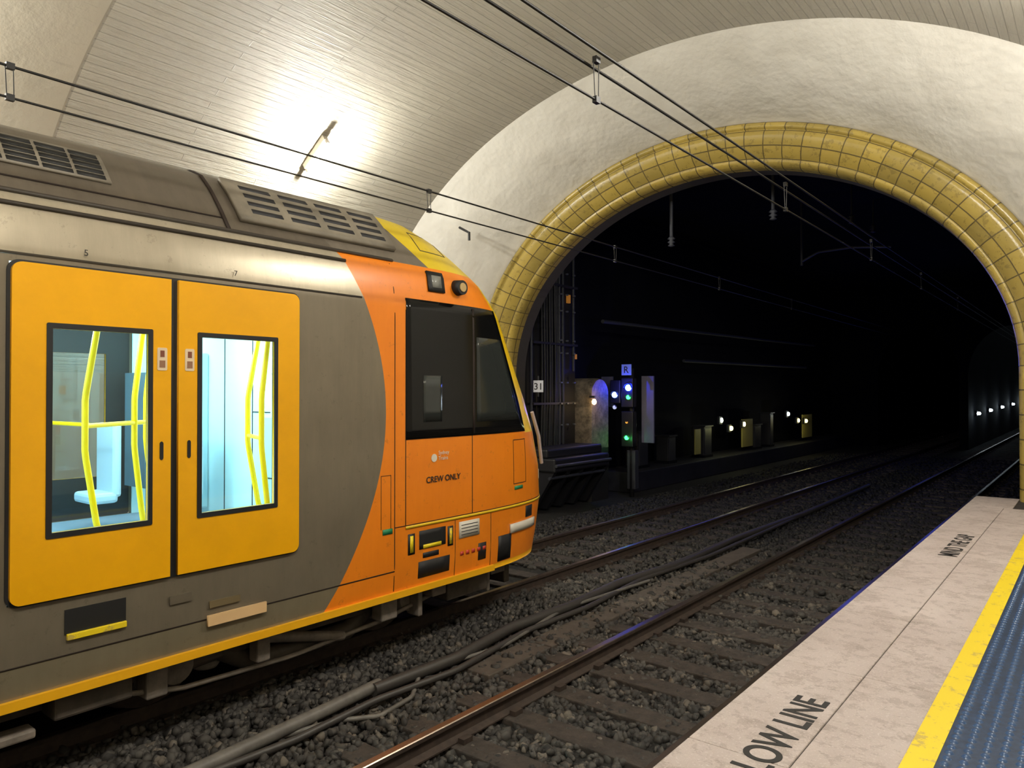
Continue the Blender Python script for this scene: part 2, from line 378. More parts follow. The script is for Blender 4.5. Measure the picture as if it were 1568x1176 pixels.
boxes('trough_lids',[(-4.74,-4.42,yy,yy+.98,-.2,-.115) for yy in np.arange(5.2,12,1.0)],mat('trough_concrete',(.075,.06,.048),.8,nscale=6,namt=.3),W,.01)
# ------------------------------------------------------------------ overhead wires
OW=empty('overhead_wires')
def wires(xs,zc,zm,drops,dbl,nm,y1=60):
    ys=np.arange(-9,y1,2.0)
    tube(nm+'_contact',[(xs,y,zc) for y in ys],.010,M_wire,OW)
    if dbl:
        for s in(-1,1): tube(nm+'_messenger_'+('a' if s<0 else 'b'),[(xs+s*.06,y,zm+.03*s) for y in ys],.012,M_wire,OW)
    else: tube(nm+'_messenger',[(xs,y,zm) for y in ys],.011,M_wire,OW)
    L=[]
    for y in drops:
        L.append([(xs,y-.02,zc),(xs-.01,y-.03,zm)]); L.append([(xs,y+.03,zc),(xs+.01,y+.02,zm)])
    tube(nm+'_droppers',L,.004,M_wire,OW)
    boxes(nm+'_clamps',[(xs-.02,xs+.02,y-.03,y+.03,zz-.025,zz+.025) for y in drops for zz in(zc,zm)],M_wire,OW)
wires(-3.12,4.82,5.14,[-4.3,.35,4.99,9.5,14,18.6,24],True,'near')
wires(-6.74,4.83,5.08,[-2.6,2.07,6.74,11.4,16,21],False,'far')
# ------------------------------------------------------------------ lamps
M_tube=mat('fluorescent_tube',(1,1,1),.4,emis=(1,.98,.9),estr=18)
M_batt=mat('batten_grey',(.25,.22,.18),.5)
def fixture(phi,y,e,col=(1,.95,.84)):
    a,b=6.88,5.14; x=CX+a*math.cos(phi); z=ZS+b*math.sin(phi)
    t=Vector((-a*math.sin(phi),0,b*math.cos(phi))).normalized()
    nrm=Vector((-math.cos(phi)/a,0,-math.sin(phi)/b)).normalized()
    t=t if t.z>0 else -t
    E=empty('fluorescent_light',(x,y,z))
    M3=Matrix((t,nrm.cross(t),nrm)).transposed(); E.rotation_euler=M3.to_euler()
    boxes('batten',[(-.33,.33,-.05,.05,.01,.12)],M_batt,E,.01)
    boxes('lampholders',[(-.34,-.30,-.03,.03,.10,.2),(.30,.34,-.03,.03,.10,.2)],M_batt,E,.005)
    cyl('tube',(-.30,0,.175),(.30,0,.175),.028,.028,M_tube,E,16)
    for k in(-.17,.17): point('lamp_%s'%('a' if k<0 else 'b'),(k,0,.27),e/2,col,.03,E)
PHL=math.radians(134); PHR=math.radians(46)
fixture(PHL,7.47,290,(1,.99,.92))
for y,e in((1.5,200),(-4.5,150)): fixture(PHL,y,e)
for y,e in((7.6,340),(1.5,360),(-4.5,200)): fixture(PHR,y,e,(1,.955,.88))
# ------------------------------------------------------------------ TRAIN
T=empty('passenger_train',(-6.72,-.1,0))
WZ=[(.55,1.50),(.81,1.52),(3.35,1.52),(3.67,1.47),(3.75,1.42),(3.95,1.27),(4.12,1.13),(4.27,.97),(4.36,.75),(4.40,.4),(4.41,.0)]
YZ=[(.55,7.72),(1.2,7.88),(1.6,7.85),(2.0,7.72),(2.4,7.52),(3.0,7.15),(3.4,6.9),(3.75,6.62),(3.95,6.45),(4.12,6.28),(4.27,6.0),(4.36,5.75),(4.40,5.5),(4.41,5.3)]
def itp(T_,z): return float(np.interp(z,[a for a,_ in T_],[b for _,b in T_]))
def shp(z):
    w=itp(WZ,z); Yf=itp(YZ,z); k=min(1,max(0,(z-3.4)/1.0)); return w,Yf,5.2-.3*k,4-1.5*k
def npt(th,z):
    w,Yf,Ys,p=shp(z); c,s=math.cos(th),math.sin(th)
    return Vector((w*math.copysign(abs(c)**(2/p),c),Ys+(Yf-Ys)*abs(s)**(2/p),z))
def sidept(y,z,side=1,off=.0):
    w,Yf,Ys,p=shp(z)
    def X(yy):
        if yy<=Ys: return w
        s=min(.9999,(yy-Ys)/(Yf-Ys)); return w*(1-s**p)**(1/p)
    x=X(y); dx=(X(y+.01)-X(y-.01))/.02
    dz=(shp(z+.02)[0]-shp(z-.02)[0])/.04
    n=Vector((1,-dx,-dz)).normalized(); q=Vector((x,y,z))+n*off
    return Vector((side*q.x,q.y,q.z))
def yS(s):
    def f(z):
        w,Yf,Ys,p=shp(z); return Ys+(Yf-Ys)*s
    return f
def shell_material():
    m=mat('train_livery',(.3,.3,.3),.32); nt=m.node_tree; N,L,B=nodes(m)
    tc=N.new('ShaderNodeTexCoord'); O=tc.outputs['Object']; sp=N.new('ShaderNodeSeparateXYZ'); L.new(O,sp.inputs[0])
    y,z=sp.outputs[1],sp.outputs[2]
    at=N.new('ShaderNodeAttribute'); at.attribute_name='nose_s'; ns=at.outputs['Fac']
    dz=mth(nt,'SUBTRACT',z,2.3); q=mth(nt,'MULTIPLY',mth(nt,'MULTIPLY',dz,dz),.24)
    orange=mth(nt,'GREATER_THAN',mth(nt,'ADD',y,q),4.74)
    n=noise(nt,O,2.5,6); g=noise(nt,mapped(nt,O,(1,5,.8)),2.2,7,.7)
    nn=mth(nt,'ADD',mth(nt,'MULTIPLY',n,.5),mth(nt,'MULTIPLY',g,.5))
    grey=mixc(nt,nn,(.15,.126,.086),(.30,.255,.185))
    cream=mixc(nt,nn,(.30,.26,.18),(.60,.53,.40))
    low=mixc(nt,nn,(.19,.16,.10),(.35,.30,.20))
    c=mixc(nt,mth(nt,'LESS_THAN',z,.81),grey,low)
    c=mixc(nt,mth(nt,'GREATER_THAN',z,3.36),c,cream)
    og=mixc(nt,nn,(.72,.18,.008),(.95,.28,.014))
    c=mixc(nt,orange,c,og)
    c=mixc(nt,mth(nt,'LESS_THAN',z,.605),c,(.85,.42,.01))
    thr=mth(nt,'ADD',.72,mth(nt,'MULTIPLY',mth(nt,'LESS_THAN',z,2.02),.14))
    c=mixc(nt,mth(nt,'GREATER_THAN',ns,thr),c,(.85,.55,.01))
    roof=mth(nt,'GREATER_THAN',z,3.75)
    yel=mth(nt,'GREATER_THAN',y,mth(nt,'ADD',4.95,mth(nt,'MULTIPLY',mth(nt,'SUBTRACT',4.3,z),.8)))
    rf=mixc(nt,nn,(.08,.065,.05),(.24,.205,.155))
    rc=mixc(nt,yel,rf,mixc(nt,nn,(.6,.42,.015),(.88,.66,.02)))
    c=mixc(nt,roof,c,rc)
    grime=mth(nt,'MULTIPLY',mth(nt,'GREATER_THAN',noise(nt,O,11,8,.8),.61),.2)
    c=mixc(nt,grime,c,(.08,.05,.03))
    L.new(c,B.inputs['Base Color'])
    mt=mth(nt,'MULTIPLY',mth(nt,'SUBTRACT',1.0,orange),.4); L.new(mth(nt,'MULTIPLY',mt,mth(nt,'LESS_THAN',y,4.9)),B.inputs['Metallic'])
    return m
M_shell=shell_material()
zl=[.55,.6,.81,1.0,1.19,1.6,2.0,2.05,2.4,2.8,3.1,3.30,3.35,3.5,3.67,3.75,3.85,3.95,4.04,4.12,4.20,4.27,4.32,4.36,4.385,4.40,4.41]
yl=[-13,-6,-2,0,1.2,1.70,3.77,4.2,4.9]
NQ=30
ths=[]
for i in range(NQ+1):
    q=i/NQ; ths.append(math.pi/2*(q*q*(3-2*q)))
ths=ths+[math.pi-t for t in ths[::-1][1:]]
V=[];SS=[]
for z in zl:
    w,_,_,pp=shp(z); w=itp(WZ,z); r=[Vector((w,y,z)) for y in yl]+[npt(t,z) for t in ths]+[Vector((-w,y,z)) for y in yl[::-1]]
    SS+=[0]*len(yl)+[abs(math.sin(t))**(2/pp) for t in ths]+[0]*len(yl)
    V+=r; nC=len(r)
F=[]
for j in range(len(zl)-1):
    for i in range(nC-1):
        door=(zl[j]>=1.18 and zl[j+1]<=3.301) and (i==5 or i==nC-2-5)
        if door: continue
        F.append((j*nC+i,j*nC+i+1,(j+1)*nC+i+1,(j+1)*nC+i))
F.append(tuple(i for i in range(nC)))
F.append(tuple([j*nC for j in range(len(zl))]+[j*nC+nC-1 for j in range(len(zl)-1)][::-1]))
sh=mesh('body_shell',V,F,M_shell,T,True)
at=sh.data.attributes.new('nose_s','FLOAT','POINT'); at.data.foreach_set('value',[float(s) for s in SS])
for p in sh.data.polygons[-2:]: p.use_smooth=False
# doors
M_door=mat('door_yellow',(.88,.42,.003),.32,nscale=1.5,namt=.08); M_seal=mat('rubber_black',(.008,.008,.008),.6)
def glass_mat():
    m=bpy.data.materials.new('window_glass'); m.use_nodes=True; nt=m.node_tree; nt.nodes.clear()
    o=nt.nodes.new('ShaderNodeOutputMaterial'); a=nt.nodes.new('ShaderNodeBsdfTransparent'); g=nt.nodes.new('ShaderNodeBsdfGlossy'); g.inputs['Roughness'].default_value=.03
    a.inputs[0].default_value=(.88,.96,.97,1); x=nt.nodes.new('ShaderNodeMixShader'); x.inputs[0].default_value=.04
    nt.links.new(a.outputs[0],x.inputs[1]); nt.links.new(g.outputs[0],x.inputs[2]); nt.links.new(x.outputs[0],o.inputs[0]); return m
M_glass=glass_mat(); M_white=mat('white_sticker',(.7,.66,.55),.5); M_red=mat('sticker_red',(.6,.06,.03),.5); M_green=mat('sticker_green',(.02,.25,.1),.5)
w1=rrect(1.93,2.53,1.61,2.90); w2=rrect(2.92,3.53,1.61,2.90)
W1=rrect(1.895,2.56,1.575,2.935,(.01,)*4,2); W2=rrect(2.885,3.56,1.575,2.935,(.01,)*4,2)
for sd,nm in((1,'near'),(-1,'off')):
    plate('door_seal_'+nm,rrect(1.685,3.785,1.175,3.315,(.07,)*4),[w1,w2],1.525,.008,M_seal,T,sd)
    plate('door_leaf_rear_'+nm,rrect(1.705,2.69,1.19,3.30,(.06,0,0,.06)),[w1],1.54,.03,M_door,T,sd)
    plate('door_leaf_front_'+nm,rrect(2.745,3.765,1.19,3.30,(0,.06,.06,0)),[w2],1.54,.03,M_door,T,sd)
    plate('window_frame_rear_'+nm,W1,[w1],1.555,.012,M_seal,T,sd); plate('window_frame_front_'+nm,W2,[w2],1.555,.012,M_seal,T,sd)
    plate('window_pane_rear_'+nm,w1,[],1.545,.003,M_glass,T,sd); plate('window_pane_front_'+nm,w2,[],1.545,.003,M_glass,T,sd)
for k,(a,b) in enumerate(((2.59,2.66),(2.79,2.86))):
    plate('door_sticker_%d'%k,rrect(a,b,2.65,2.81,(.01,)*4,2),[],1.557,.004,mat('sticker_cream',(.75,.6,.4),.5),T)
    plate('door_sticker_icon_%d'%k,rrect(a+.02,b-.02,2.745,2.79),[],1.560,.002,mat('icon_brown',(.2,.06,.03),.5),T)
    plate('door_sticker_icon2_%d'%k,rrect(a+.015,b-.015,2.67,2.72),[],1.560,.002,mat('icon_brown',(.3,.15,.08),.5),T)
    plate('door_handle_%d'%k,rrect(a+.02,b-.025,2.02,2.15,(.015,)*4,3),[],1.558,.006,M_seal,T)
# interior
M_int=mat('interior_panel_white',(.70,.88,.90),.4); M_intf=mat('interior_floor',(.25,.32,.4),.6); M_pole=mat('grab_pole_yellow',(.95,.62,.0),.3,emis=(1,.72,0),estr=.35)  # poles glow faintly to stay yellow under the cyan interior light
M_seat=mat('seat_fabric',(.10,.08,.30),.8,nscale=20,namt=.5); M_seatb=mat('seat_shell',(.5,.6,.68),.4)
I0,I1=1.0,4.12
mesh('interior_floor',[(-1.48,I0,1.19),(1.48,I0,1.19),(1.48,I1,1.19),(-1.48,I1,1.19)],[(0,1,2,3)],M_intf,T)
mesh('interior_ceiling',[(-1.48,I0,3.32),(1.48,I0,3.32),(1.48,I1,3.32),(-1.48,I1,3.32)],[(0,1,2,3)],M_int,T)
boxes('interior_partition_front',[(-1.48,1.48,I1,I1+.04,1.19,3.32)],M_int,T)
boxes('interior_partition_rear',[(-1.48,1.48,I0-.04,I0,1.19,3.32)],M_int,T)
boxes('interior_side_lining',[(sx*1.47-.01,sx*1.47+.01,a,b,1.19,3.32) for sx in(-1,1) for a,b in((I0,1.69),(3.78,I1))],M_int,T)
boxes('interior_equipment_cabinet',[(.62,1.30,I1-.10,I1,1.3,2.28),(.70,1.12,I1-.06,I1,2.40,2.95),(-.95,-.5,I1-.1,I1,1.3,2.9)],mat('cabinet_pale',(.50,.72,.78),.4),T,.02)
boxes('interior_panel_gaps',[(.30,.31,I1-.005,I1,1.2,3.3),(.31,.6,I1-.005,I1,2.3,2.31),(-.2,-.19,I1-.005,I1,1.2,3.3),(.72,1.1,I1-.065,I1-.06,2.66,2.67),(.64,1.28,I1-.105,I1-.10,1.7,1.71)],M_greyd,T)
boxes('interior_notice_red',[(.98,1.10,I1-.115,I1-.10,1.93,2.08)],M_red,T); boxes('interior_notice_green',[(.98,1.12,I1-.115,I1-.10,1.80,1.90),(-1.1,-.97,I1-.012,I1,2.55,2.85)],M_green,T)
boxes('interior_notice_orange',[(.92,1.10,I1-.075,I1-.06,2.47,2.58)],mat('sticker_orange',(.85,.25,.02),.5),T)
boxes('interior_seats',[(-1.44,-1.05,1.05,1.62,1.2,1.62),(.4,.85,1.05,1.5,1.2,1.62)],M_seat,T,.04)
boxes('seat_backs',[(-.45,.0,3.72,3.80,1.55,2.15),(-.45,.0,3.5,3.8,1.5,1.6),(.4,.85,1.02,1.1,1.6,2.15),(-.95,-.55,3.2,3.28,1.5,2.2),(-.95,-.55,3.0,3.25,1.45,1.55)],M_seatb,T,.03)
boxes('draught_screens',[(-1.46,-1.0,3.70,3.73,1.5,2.7),(-1.46,-1.0,1.66,1.69,1.5,2.7)],mat('screen_blue_grey',(.12,.2,.25),.2),T)
def bow(x,y,b,z0=1.19,z1=3.32): return [(x,y,z0),(x,y+b*.5,z0+.35),(x,y+b,(z0+z1)/2-.2),(x,y+b,(z0+z1)/2+.2),(x,y+b*.5,z1-.35),(x,y,z1)]
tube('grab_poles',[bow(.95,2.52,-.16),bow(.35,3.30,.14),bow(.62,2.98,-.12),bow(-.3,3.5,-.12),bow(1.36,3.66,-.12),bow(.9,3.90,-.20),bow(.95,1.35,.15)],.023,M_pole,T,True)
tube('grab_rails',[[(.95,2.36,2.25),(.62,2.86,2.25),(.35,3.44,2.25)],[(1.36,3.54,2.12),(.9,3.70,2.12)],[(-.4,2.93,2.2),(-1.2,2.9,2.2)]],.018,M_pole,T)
M_ledc=mat('interior_light_diffuser',(1,1,1),.5,emis=(.70,.95,1),estr=9)
boxes('interior_light_diffuser',[(-.9,-.6,1.2,4.0,3.29,3.315),(.6,.9,1.2,4.0,3.29,3.315)],M_ledc,T)
point('interior_lamp_a',(.2,2.0,3.1),42,(.62,.93,1),.08,T); point('interior_lamp_b',(.5,3.2,3.1),34,(.62,.93,1),.08,T)
# surface patches on cab
def patch(name,Yl,Yr,z0,z1,m,off=.006,side=1,ny=24,nz=14):
    v=[];f=[]
    for j in range(nz+1):
        z=z0+(z1-z0)*j/nz; a=Yl(z) if callable(Yl) else Yl; b=Yr(z) if callable(Yr) else Yr
        for i in range(ny+1): v.append(sidept(a+(b-a)*i/ny,z,side,off))
    for j in range(nz):
        for i in range(ny): k=j*(ny+1)+i; f.append((k,k+1,k+ny+2,k+ny+1))
    o=mesh(name,v,f,m,T,True); s=o.modifiers.new('s','SOLIDIFY'); s.thickness=off*.9; s.offset=-1 if side>0 else 1
    return o
M_bglass=mat('cab_black_glass',(.006,.006,.006),.12,spec=.3); M_pane=mat('cab_window_pane',(.028,.032,.030),.06,spec=.5)
M_line=mat('panel_gap',(.02,.01,.005),.7); M_lyel=mat('line_yellow',(.85,.55,.02),.4)
M_seamg=mat('seam_grey',(.06,.05,.035),.5); M_gut=mat('gutter_dark',(.05,.04,.03),.5)
for sd,nm in((1,'near'),(-1,'off')):
    patch('cab_side_glass_'+nm,4.99,yS(.72),2.04,3.40,M_bglass,.007,sd)
    patch('cab_door_window_'+nm,5.22,5.48,2.2,2.66,M_pane,.010,sd,8,4)
    patch('cab_quarter_window_'+nm,6.02,lambda z:yS(.685)(z),2.18,3.08,M_pane,.011,sd,12,8)
    patch('cab_window_post_'+nm,5.955,5.985,2.06,3.38,M_line,.010,sd,1,6)
    for k,(a,b,c,d) in enumerate(((4.845,4.853,.62,3.72),(5.945,5.953,1.22,2.04),(4.985,4.993,1.22,3.40))):
        patch('panel_gap_v%d_%s'%(k,nm),a,b,c,d,M_line,.003,sd,1,12)
    patch('panel_gap_h1_'+nm,4.85,yS(.86),1.215,1.222,M_line,.003,sd,24,1)
    patch('bumper_yellow_line_'+nm,4.99,yS(.9),1.185,1.212,M_lyel,.008,sd,24,1)
    patch('body_seam_low_'+nm,-13,4.85,.805,.815,M_line,.003,sd,2,1)
    patch('body_seam_top_'+nm,-13,4.45,3.345,3.36,M_seamg,.006,sd,2,1)
    patch('gutter_'+nm,-13,4.3,3.655,3.675,M_gut,.015,sd,4,1)
    patch('roof_gutter_'+nm,-13,4.9,3.74,3.76,M_gut,.02,sd,4,1)
    for k,(a,b,c,d) in enumerate(((5.42,5.43,3.95,4.16),(5.85,5.86,3.95,4.16),(5.42,5.86,3.945,3.953),(5.42,5.86,4.155,4.163))):
        patch('roof_hatch_gap%d_%s'%(k,nm),a,b,c,d,M_seamg,.004,sd,3,3)
v=[];f=[];nz=12;nt_=30
for j in range(nz+1):
    z=2.12+(3.5-2.12)*j/nz
    for i in range(nt_+1):
        th=math.radians(66)+math.radians(48)*i/nt_; p=npt(th,z); v.append((p.x,p.y+.008,p.z))
for j in range(nz):
    for i in range(nt_): k=j*(nt_+1)+i; f.append((k,k+1,k+nt_+2,k+nt_+1))
mesh('windscreen',v,f,M_bglass,T,True)
for sx in(-1,1):
    boxes('headlight_%s'%('a' if sx>0 else 'b'),[(sx*.8-.16,sx*.8+.16,7.6,7.9,1.35,1.5)],M_white,T,.02)
boxes('coupler',[(-.12,.12,7.4,8.15,.62,.86),(-.18,.18,8.0,8.25,.58,.92)],M_greyd,T,.02)
patch('marker_light_box',5.31,5.54,3.50,3.70,M_seal,.02,1,4,4); patch('marker_light_lens',5.36,5.49,3.54,3.66,mat('lens_grey',(.25,.25,.22),.15),.028,1,2,2)
sp_=sidept(5.75,3.58); cyl('cab_side_camera',(sp_.x-.04,5.75,3.58),(sp_.x+.09,5.75,3.58),.085,.075,M_seal,T,20)
cyl('cab_side_camera_lens',(sp_.x+.09,5.75,3.58),(sp_.x+.10,5.75,3.58),.05,.045,mat('lens_amber',(.5,.35,.15),.3),T,20)
patch('step_recess',5.02,5.11,.93,1.13,M_seal,.004,1,2,2); patch('step_recess_lip',5.045,5.085,.95,1.11,M_yel,.010,1,1,1)
patch('bumper_opening',5.17,5.54,.96,1.14,M_seal,.004,1,4,4); patch('bumper_opening_lip',5.22,5.47,.965,1.0,M_yel,.012,1,2,1)
patch('foot_step',5.57,5.65,.93,1.13,M_seal,.004,1,2,2); patch('foot_step_lip',5.595,5.63,.95,1.11,M_yel,.01,1,1,1)
patch('instruction_plate',5.74,6.06,.98,1.15,M_white,.008,1,4,2)
for k in range(4): patch('instruction_line_%d'%k,5.77,6.03,1.01+k*.033,1.017+k*.033,M_greyd,.010,1,2,1)
patch('low_recess_a',5.16,5.6,.68,.84,M_seal,.004,1,4,2)
patch('mid_opening',5.22,5.44,.87,.92,M_seal,.004,1,4,2)
patch('low_recess_b',6.05,6.18,.70,.88,M_seal,.004,1,4,2)
patch('low_recess_c',6.40,6.65,.62,.90,M_seal,.006,1,4,2)
patch('tail_marker',6.62,7.22,.90,1.0,M_white,.02,1,8,2)
patch('front_recess',6.98,7.15,1.03,1.16,M_seal,.006,1,4,2)
patch('bumper_gap_a',5.68,5.686,.6,1.18,M_line,.003,1,1,4); patch('bumper_gap_b',6.26,6.266,.6,1.18,M_line,.003,1,1,4)
for nm,a,b,c,d in(('a',6.70,6.706,1.45,1.95),('b',6.98,6.986,1.45,1.95),('c',6.70,6.986,1.945,1.952),('d',6.70,6.986,1.445,1.452)):
    patch('panel_gap_'+nm,a,b,c,d,M_line,.003,1,4,6)
patch('label_green',6.72,6.9,1.38,1.42,M_green,.006,1,2,1); patch('label_green_b',4.70,4.82,1.17,1.22,M_green,.006,1,2,1)
for i in range(5): patch('small_label_%d'%i,5.76+i*.09,5.81+i*.09,.80,.84,M_red,.005,1,1,1)
tube('cab_front_handrail',[yp for yp in (sidept(yS(.88)(2.25),2.25,1,.06),sidept(yS(.89)(1.95),1.95,1,.07),sidept(yS(.90)(1.6),1.6,1,.05))],.022,mat('handrail_pink_grey',(.45,.36,.33),.4),T)
for nm,a,b,c,d in(('l',4.68,4.684,1.22,1.72),('r',4.80,4.804,1.22,1.72),('t',4.68,4.804,1.716,1.72)): patch('door_hatch_'+nm,a,b,c,d,M_line,.003,1,1,2)
def sidetext(nm,s,y,z,size,m,off=.002): text(nm,s,(1.527,y,z),size,m,T,(math.pi/2,0,math.pi/2),'LEFT',1.,off)
sidetext('crew_only_text','CREW ONLY',5.26,1.60,.085,M_paint,.001)
sidetext('operator_lettering','Sydney\nTrains',5.43,1.87,.055,M_white,0)
plate('operator_roundel',rrect(5.33,5.41,1.80,1.88,(.04,)*4,5),[],1.526,.003,M_white,T)
sidetext('car_number_a','5',2.12,3.39,.06,M_paint,0); sidetext('car_number_b','7',3.19,3.39,.06,M_paint,0)
plate('vent_recess',rrect(2.02,2.40,.94,1.10),[],1.524,.006,M_seal,T); box('vent_lip',1.52,1.545,2.03,2.40,.905,.945,M_yel,T,.004)
plate('kick_plate',rrect(2.98,3.47,.76,.84),[],1.54,.02,mat('kick_cream',(.75,.5,.25),.5),T)
plate('small_handle_a',rrect(2.70,2.86,.98,1.04),[],1.53,.01,mat('handle_grey',(.12,.10,.07),.4),T); plate('small_handle_b',rrect(3.0,3.25,.89,.94),[],1.53,.01,mat('handle_bronze',(.16,.12,.06),.4),T)
plate('white_notice',rrect(1.50,1.62,2.30,2.75),[],1.526,.006,M_white,T)
box('solebar_stripe',1.50,1.535,-13,6.3,.55,.61,mat('solebar_yellow',(.9,.45,.01),.4),T)
M_roofp=mat('roof_pod',(.24,.21,.16),.5,nscale=3,namt=.25)
patch('roof_grille_backing',-.6,2.40,3.96,4.20,M_roofp,.02,1,6,4)
for i in range(14):
    y0=-.55+i*.21
    for j in range(5): patch('roof_grille_slot_%d_%d'%(i,j),y0,y0+.185,3.975+j*.043,4.005+j*.043,M_seal,.026,1,1,1)
patch('roof_pod',3.35,5.0,3.86,4.25,M_roofp,.045,1,8,8)
for i in range(4):
    y0=3.48+i*.38
    for j in range(4): patch('roof_pod_slot_%d_%d'%(i,j),y0,y0+.29,3.93+j*.075,3.965+j*.075,M_greyd,.05,1,2,1)
patch('roof_joint',3.20,3.23,3.76,4.39,M_line,.012,1,1,10)
patch('roof_seam_long',-13,3.2,3.86,3.87,M_line,.006,1,2,1)
# underframe & bogies
M_und=mat('underframe_grime',(.075,.06,.045),.6,nscale=6,namt=.4); M_undl=mat('underframe_lit_metal',(.20,.17,.14),.5,nscale=6,namt=.4)  # lit copy is paler: light on the bogie parts put into colour
box('underframe',-1.2,1.2,-13,6.4,.38,.56,M_und,T)
boxes('underfloor_boxes',[(.75,1.4,-3,-.6,.2,.55),(.8,1.4,.2,1.5,.22,.55),(-1.4,-.8,-2,2,.2,.55),(.85,1.35,5.75,6.4,.3,.55),(1.2,1.42,2.0,2.5,.36,.55)],M_und,T,.02)
boxes('sandbox_and_brackets',[(1.2,1.36,2.62,2.78,.28,.55),(1.25,1.38,3.5,3.62,.3,.55),(1.25,1.4,4.8,5.0,.32,.55),(1.28,1.42,1.55,1.9,.3,.36),(1.2,1.38,5.3,5.36,.25,.55),(1.2,1.38,5.5,5.7,.40,.5),(.9,1.3,6.45,6.5,.25,.56),(.7,1.15,6.7,6.95,.36,.52)],M_undl,T,.015)
tube('jumper_hoses',[[(1.0,6.3,.5),(1.05,6.45,.25),(1.0,6.7,.28),(.9,6.95,.5)],[(.6,6.9,.5),(.65,7.1,.22),(.6,7.35,.28),(.5,7.5,.55)]],.028,M_black,T,True)
def bogie(yc):
    for k,dy in enumerate((-1.2,1.2)):
        for sx in(-1,1):
            cyl('wheel',(sx*.66,yc+dy,.46),(sx*.79,yc+dy,.46),.455,.45,M_rail,T,32); cyl('wheel_flange',(sx*.64,yc+dy,.46),(sx*.67,yc+dy,.46),.48,.48,M_rail,T,32)
            cyl('axlebox',(sx*.95,yc+dy,.42),(sx*1.25,yc+dy,.42),.16,.13,M_undl,T,20)
            lathe('spring',(sx*1.05,yc+dy*.72,.28),[(.09,0),(.11,.03),(.08,.06),(.11,.09),(.08,.12),(.11,.15),(.08,.18),(.09,.22)],M_undl,T)
        cyl('axle',(-.9,yc+dy,.46),(.9,yc+dy,.46),.08,.08,M_rail,T,16)
    for sx in(-1,1):
        tube('bogie_frame',[(sx*1.12,yc-1.5,.38),(sx*1.12,yc-.8,.42),(sx*1.12,yc-.5,.24),(sx*1.12,yc+.5,.24),(sx*1.12,yc+.8,.42),(sx*1.12,yc+1.5,.38)],.085,M_und,T)
        tube('damper',[(sx*1.26,yc-.45,.45),(sx*1.26,yc+.35,.26)],.045,M_undl,T)
        tube('brake_pipe',[(sx*1.3,yc-1.9,.42),(sx*1.3,yc-1.2,.27),(sx*1.25,yc-.2,.22),(sx*1.3,yc+.8,.3),(sx*1.25,yc+1.6,.4)],.02,M_undl,T,True)
bogie(4.1); bogie(-9)
boxes('obstacle_deflector',[(-1.1,1.1,7.0,7.1,.2,.56)],M_und,T,.02)
# ------------------------------------------------------------------ tunnel furniture
M_sig=mat('signal_black',(.01,.01,.012),.4)
def em(n,c,s): return mat(n,c,.5,emis=c,estr=s)
G=empty('railway_signal',(-9.42,16.6,0))
cyl('post',(0,.15,-.2),(0,.15,3.1),.06,.06,M_greyd,G)
boxes('signal_heads',[(-.17,.17,-.1,.1,2.1,2.85),(-.17,.17,-.1,.1,1.1,2.0),(-.5,-.2,-.1,.1,2.2,2.8)],M_sig,G,.02)
lens=[(.05,2.60,.08,em('blue_lamp',(.02,.05,1),50)),(.05,2.36,.055,em('green_lamp',(.03,1,.12),5)),(.0,1.33,.055,em('green_lamp_b',(.03,1,.12),5)),(-.35,2.42,.075,em('lunar_lamp',(.12,.2,1),10)),(-.35,2.1,.05,em('lunar_dim',(.5,.55,.8),.6)),(.0,1.72,.025,em('dim_amber',(1,.4,.05),1))]
for i,(x,z,r,m) in enumerate(lens):
    cyl('lens_%d'%i,(x,-.1,z),(x,-.13,z),r,r,m,G); tube('hood_%d'%i,[(x+r*1.35*math.cos(a),-.16,z+r*1.35*math.sin(a)) for a in np.linspace(0,math.pi,9)],.012,M_sig,G)
boxes('route_plate',[(-.2,.08,-.02,.0,2.92,3.2)],mat('plate_blue_white',(.2,.28,.5),.5,emis=(.2,.3,.8),estr=.08),G)
text('route_letter','R',(-.14,-.025,2.98),.24,M_paint,G,(math.pi/2,0,0))
boxes('signal_post_box',[(-.12,.12,.1,.3,.0,1.0)],M_greyt,G,.02)
boxes('signal_side_panels',[(.25,.6,.2,.26,1.2,2.9),(-.95,-.6,.2,.26,2.1,2.9)],mat('panel_indigo_grey',(.10,.10,.16),.45),G,.01)
point('signal_glow_blue',(.0,-.3,2.62),14,(.02,.04,1),0,G); point('signal_glow_green',(.05,-.3,1.3),1.0,(.1,1,.2),0,G)
# round-topped concrete pillar beside the signal, lit by a warm lamp
A=empty('concrete_pillar',(-9.75,15.75,-.2))
n=16
def ar(x,s=1): return [(x,-.42*s,0)]+[(x,-.42*s*math.cos(math.pi*i/n),2.62+.42*s*math.sin(math.pi*i/n)) for i in range(n+1)]+[(x,.42*s,0)]
def alc_mat():
    m=mat('pillar_plaster',(.4,.35,.25),.6); nt=m.node_tree; N,L,B=nodes(m); tc=N.new('ShaderNodeTexCoord'); O=tc.outputs['Object']; a=noise(nt,O,4,8,.8)
    c=mixc(nt,mth(nt,'MULTIPLY',mth(nt,'SUBTRACT',a,.35),3.0),(.05,.04,.032),(.34,.29,.22))
    sp=N.new('ShaderNodeSeparateXYZ'); L.new(O,sp.inputs[0]); c=mixc(nt,mth(nt,'LESS_THAN',sp.outputs[2],1.3),c,(.02,.018,.016))  # foot darkened: light reaching mostly the top, put into the colour
    L.new(c,B.inputs['Base Color']); return m
M_alc=alc_mat()
loft('pillar_body',[ar(-.9),ar(-.08),ar(0,.93)],M_alc,parent=A); q=ar(0,.93); mesh('pillar_face',q,[tuple(range(len(q)))],M_alc,A)
boxes('lamp_bracket',[(.0,.14,-.50,-.44,2.55,2.6)],M_greyd,A)
point('pillar_lamp',(.45,-.55,2.45),7,(1,.74,.42),0,A)
